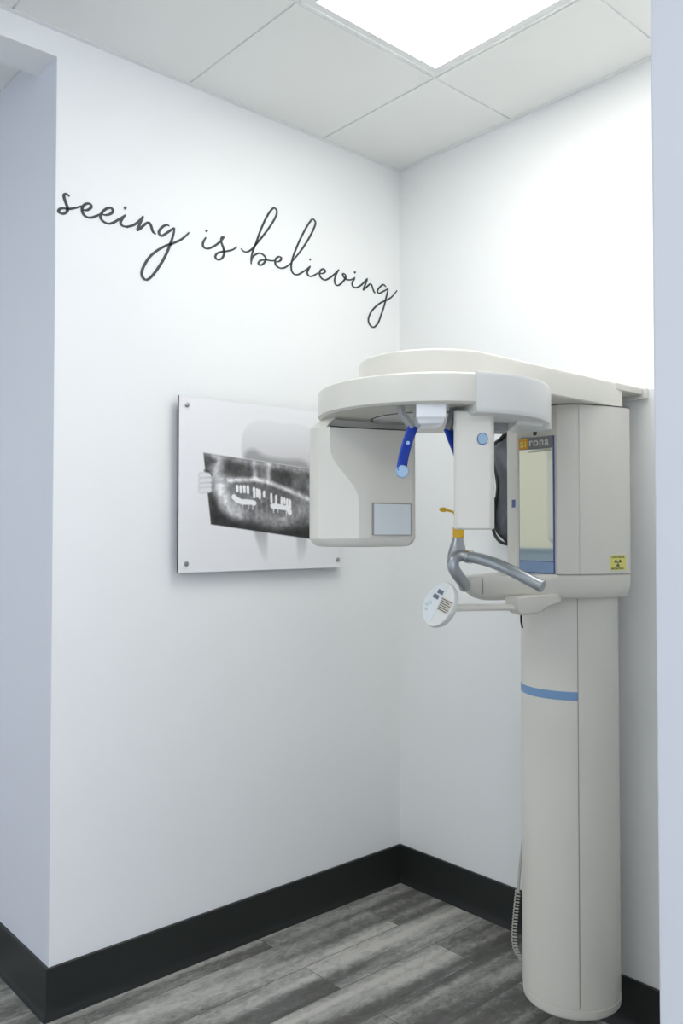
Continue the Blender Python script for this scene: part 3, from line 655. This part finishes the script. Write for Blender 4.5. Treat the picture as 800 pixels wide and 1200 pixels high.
# --- cables
part(MB().tube(catmull([(-.600,-1.065,1.262),(-.600,-1.064,1.238),(-.597,-1.062,1.215),(-.594,-1.064,1.196)], 6), .0028, 8), 'cable_end', M['black'], smooth=60)
ctr = catmull([LD(-.052,.0,(-.437,-1.115)) + (.0,), ], 1) if False else None
def CL(l, d, z): return (*LD(l, d, (MX, MY)), z)
straight = catmull([CL(-.110,.06,.66), CL(-.124,.06,.56), CL(-.134,.06,.48), CL(-.141,.06,.40)], 6)
coilp = catmull([CL(-.141,.06,.405), CL(-.149,.06,.33), CL(-.153,.06,.27), CL(-.149,.06,.235), CL(-.136,.06,.208), CL(-.118,.06,.198)], 60)
L_ = [0]
for a, b in zip(coilp[:-1], coilp[1:]): L_.append(L_[-1]+np.linalg.norm(b-a))
hel = []; turns = 24
for p, s_ in zip(coilp, L_):
    a = 2*PI*turns*s_/L_[-1]; hel.append(p)
hel = []
tot = L_[-1]; ns = turns*10
for k in range(ns+1):
    s_ = tot*k/ns; i = min(len(L_)-2, int(np.searchsorted(L_, s_))-1); i = max(i, 0)
    t = (s_-L_[i])/(L_[i+1]-L_[i]+1e-9); p = coilp[i]*(1-t)+coilp[i+1]*t
    a = 2*PI*k/10; hel.append((p[0]+.0072*math.cos(a), p[1]+.0072*math.sin(a), p[2]))
cb = part(MB().tube(straight, .0042, 10), 'power_cable', M['cable'], smooth=60)
MB().tube(hel, .0017, 6).build('coiled_section', M['cable'], cb, smooth=60)

# ------------------------------------------------------------------ lead apron on the back wall
ap = empty('lead_apron', (-.04, -.66, 1.85), 'dark grey lead apron with black edging hanging on the wall behind the machine', 'apron')
out = [(-.6,1.842),(-.57,1.822),(-.538,1.808),(-.531,1.79),(-.533,1.74),(-.541,1.69),(-.548,1.64),(-.540,1.58),(-.533,1.52),(-.545,1.475),(-.575,1.448),(-.600,1.425),(-.625,1.385),(-.66,1.36),(-.72,1.375),(-.765,1.43),(-.79,1.52),(-.785,1.62),(-.775,1.70),(-.785,1.78),(-.76,1.812),(-.72,1.835),(-.69,1.85),(-.66,1.842),(-.63,1.85)]
out = [tuple(p) for p in catmull(out, 4, True)]
cy_, cz_ = -.66, 1.62; rr = []
for k, (s_, dx) in enumerate([(1,-.0006),(1,-.030),(.96,-.040),(.80,-.048),(.6,-.052),(.4,-.050),(.2,-.053),(.03,-.052)]):
    rg = []
    for i, (y, z) in enumerate(out):
        wob = .006*math.sin(y*70+z*9)*(k > 1)
        rg.append((dx+wob, cy_+(y-cy_)*s_, cz_+(z-cz_)*s_))
    rr.append(rg)
o = MB().loft(rr).build('apron_body', M['lead'], ap, smooth=50); relp(o, ap)
edge = [(-.034, y, z) for y, z in out] + [(-.034, *out[0])]
o = MB().tube(edge, .0065, 8, cap=False).build('edging', M['black'], ap, smooth=60); relp(o, ap)
strap = catmull([(-.045,-.548,1.60),(-.045,-.536,1.56),(-.046,-.531,1.51),(-.046,-.540,1.465),(-.045,-.566,1.435),(-.042,-.598,1.425)], 6)
o = MB().tube(strap, .006, 8).build('strap', M['black'], ap, smooth=60); relp(o, ap)
o = MB().tube([(-.058,-.55,1.795),(-.055,-.60,1.84),(-.05,-.63,1.85)], .004, 8).build('shoulder_seam', M['black'], ap, smooth=60); relp(o, ap)
hk = empty('wall_hook', (0, -.66, 1.86), 'small metal wall hook holding the lead apron behind the machine', 'hook')
o = MB().tube([(0,-.66,1.862),(-.03,-.66,1.860),(-.045,-.66,1.866),(-.052,-.66,1.878)], .004, 10).tube([(0,-.66,1.862),(-.004,-.66,1.862)], .016, 20).build('hook', M['chrome'], hk, smooth=50); relp(o, hk)

# ------------------------------------------------------------------ daylight, camera, view
wd = bpy.data.worlds.new('world'); S.world = wd; wd.use_nodes = True
bg = wd.node_tree.nodes['Background']; bg.inputs[0].default_value = (.76, .84, 1.0, 1); bg.inputs[1].default_value = 1.30

cam = bpy.data.cameras.new('camera'); co = link(bpy.data.objects.new('camera', cam)); S.camera = co
f, yaw, pitch, roll, cx, cy, cz = 979.344, 0.7294, 0.0258, 0.0004, -2.5682, -2.5, 1.4647
cam.sensor_fit = 'VERTICAL'; cam.sensor_height = 36; cam.sensor_width = 24; cam.lens = f*36/1200
cam.clip_start = .05
d = Vector((math.sin(yaw)*math.cos(pitch), math.cos(yaw)*math.cos(pitch), math.sin(pitch)))
r = Vector((math.cos(yaw), -math.sin(yaw), 0)); u = r.cross(d)
c_, s_ = math.cos(roll), math.sin(roll); r, u = r*c_+u*s_, -r*s_+u*c_
co.matrix_world = Matrix(((r.x,u.x,-d.x,cx),(r.y,u.y,-d.y,cy),(r.z,u.z,-d.z,cz),(0,0,0,1)))
S.view_settings.view_transform = 'Standard'; S.view_settings.look = 'None'; S.view_settings.gamma = 1
S.view_settings.use_curve_mapping = False; S.view_settings.exposure = 0.95
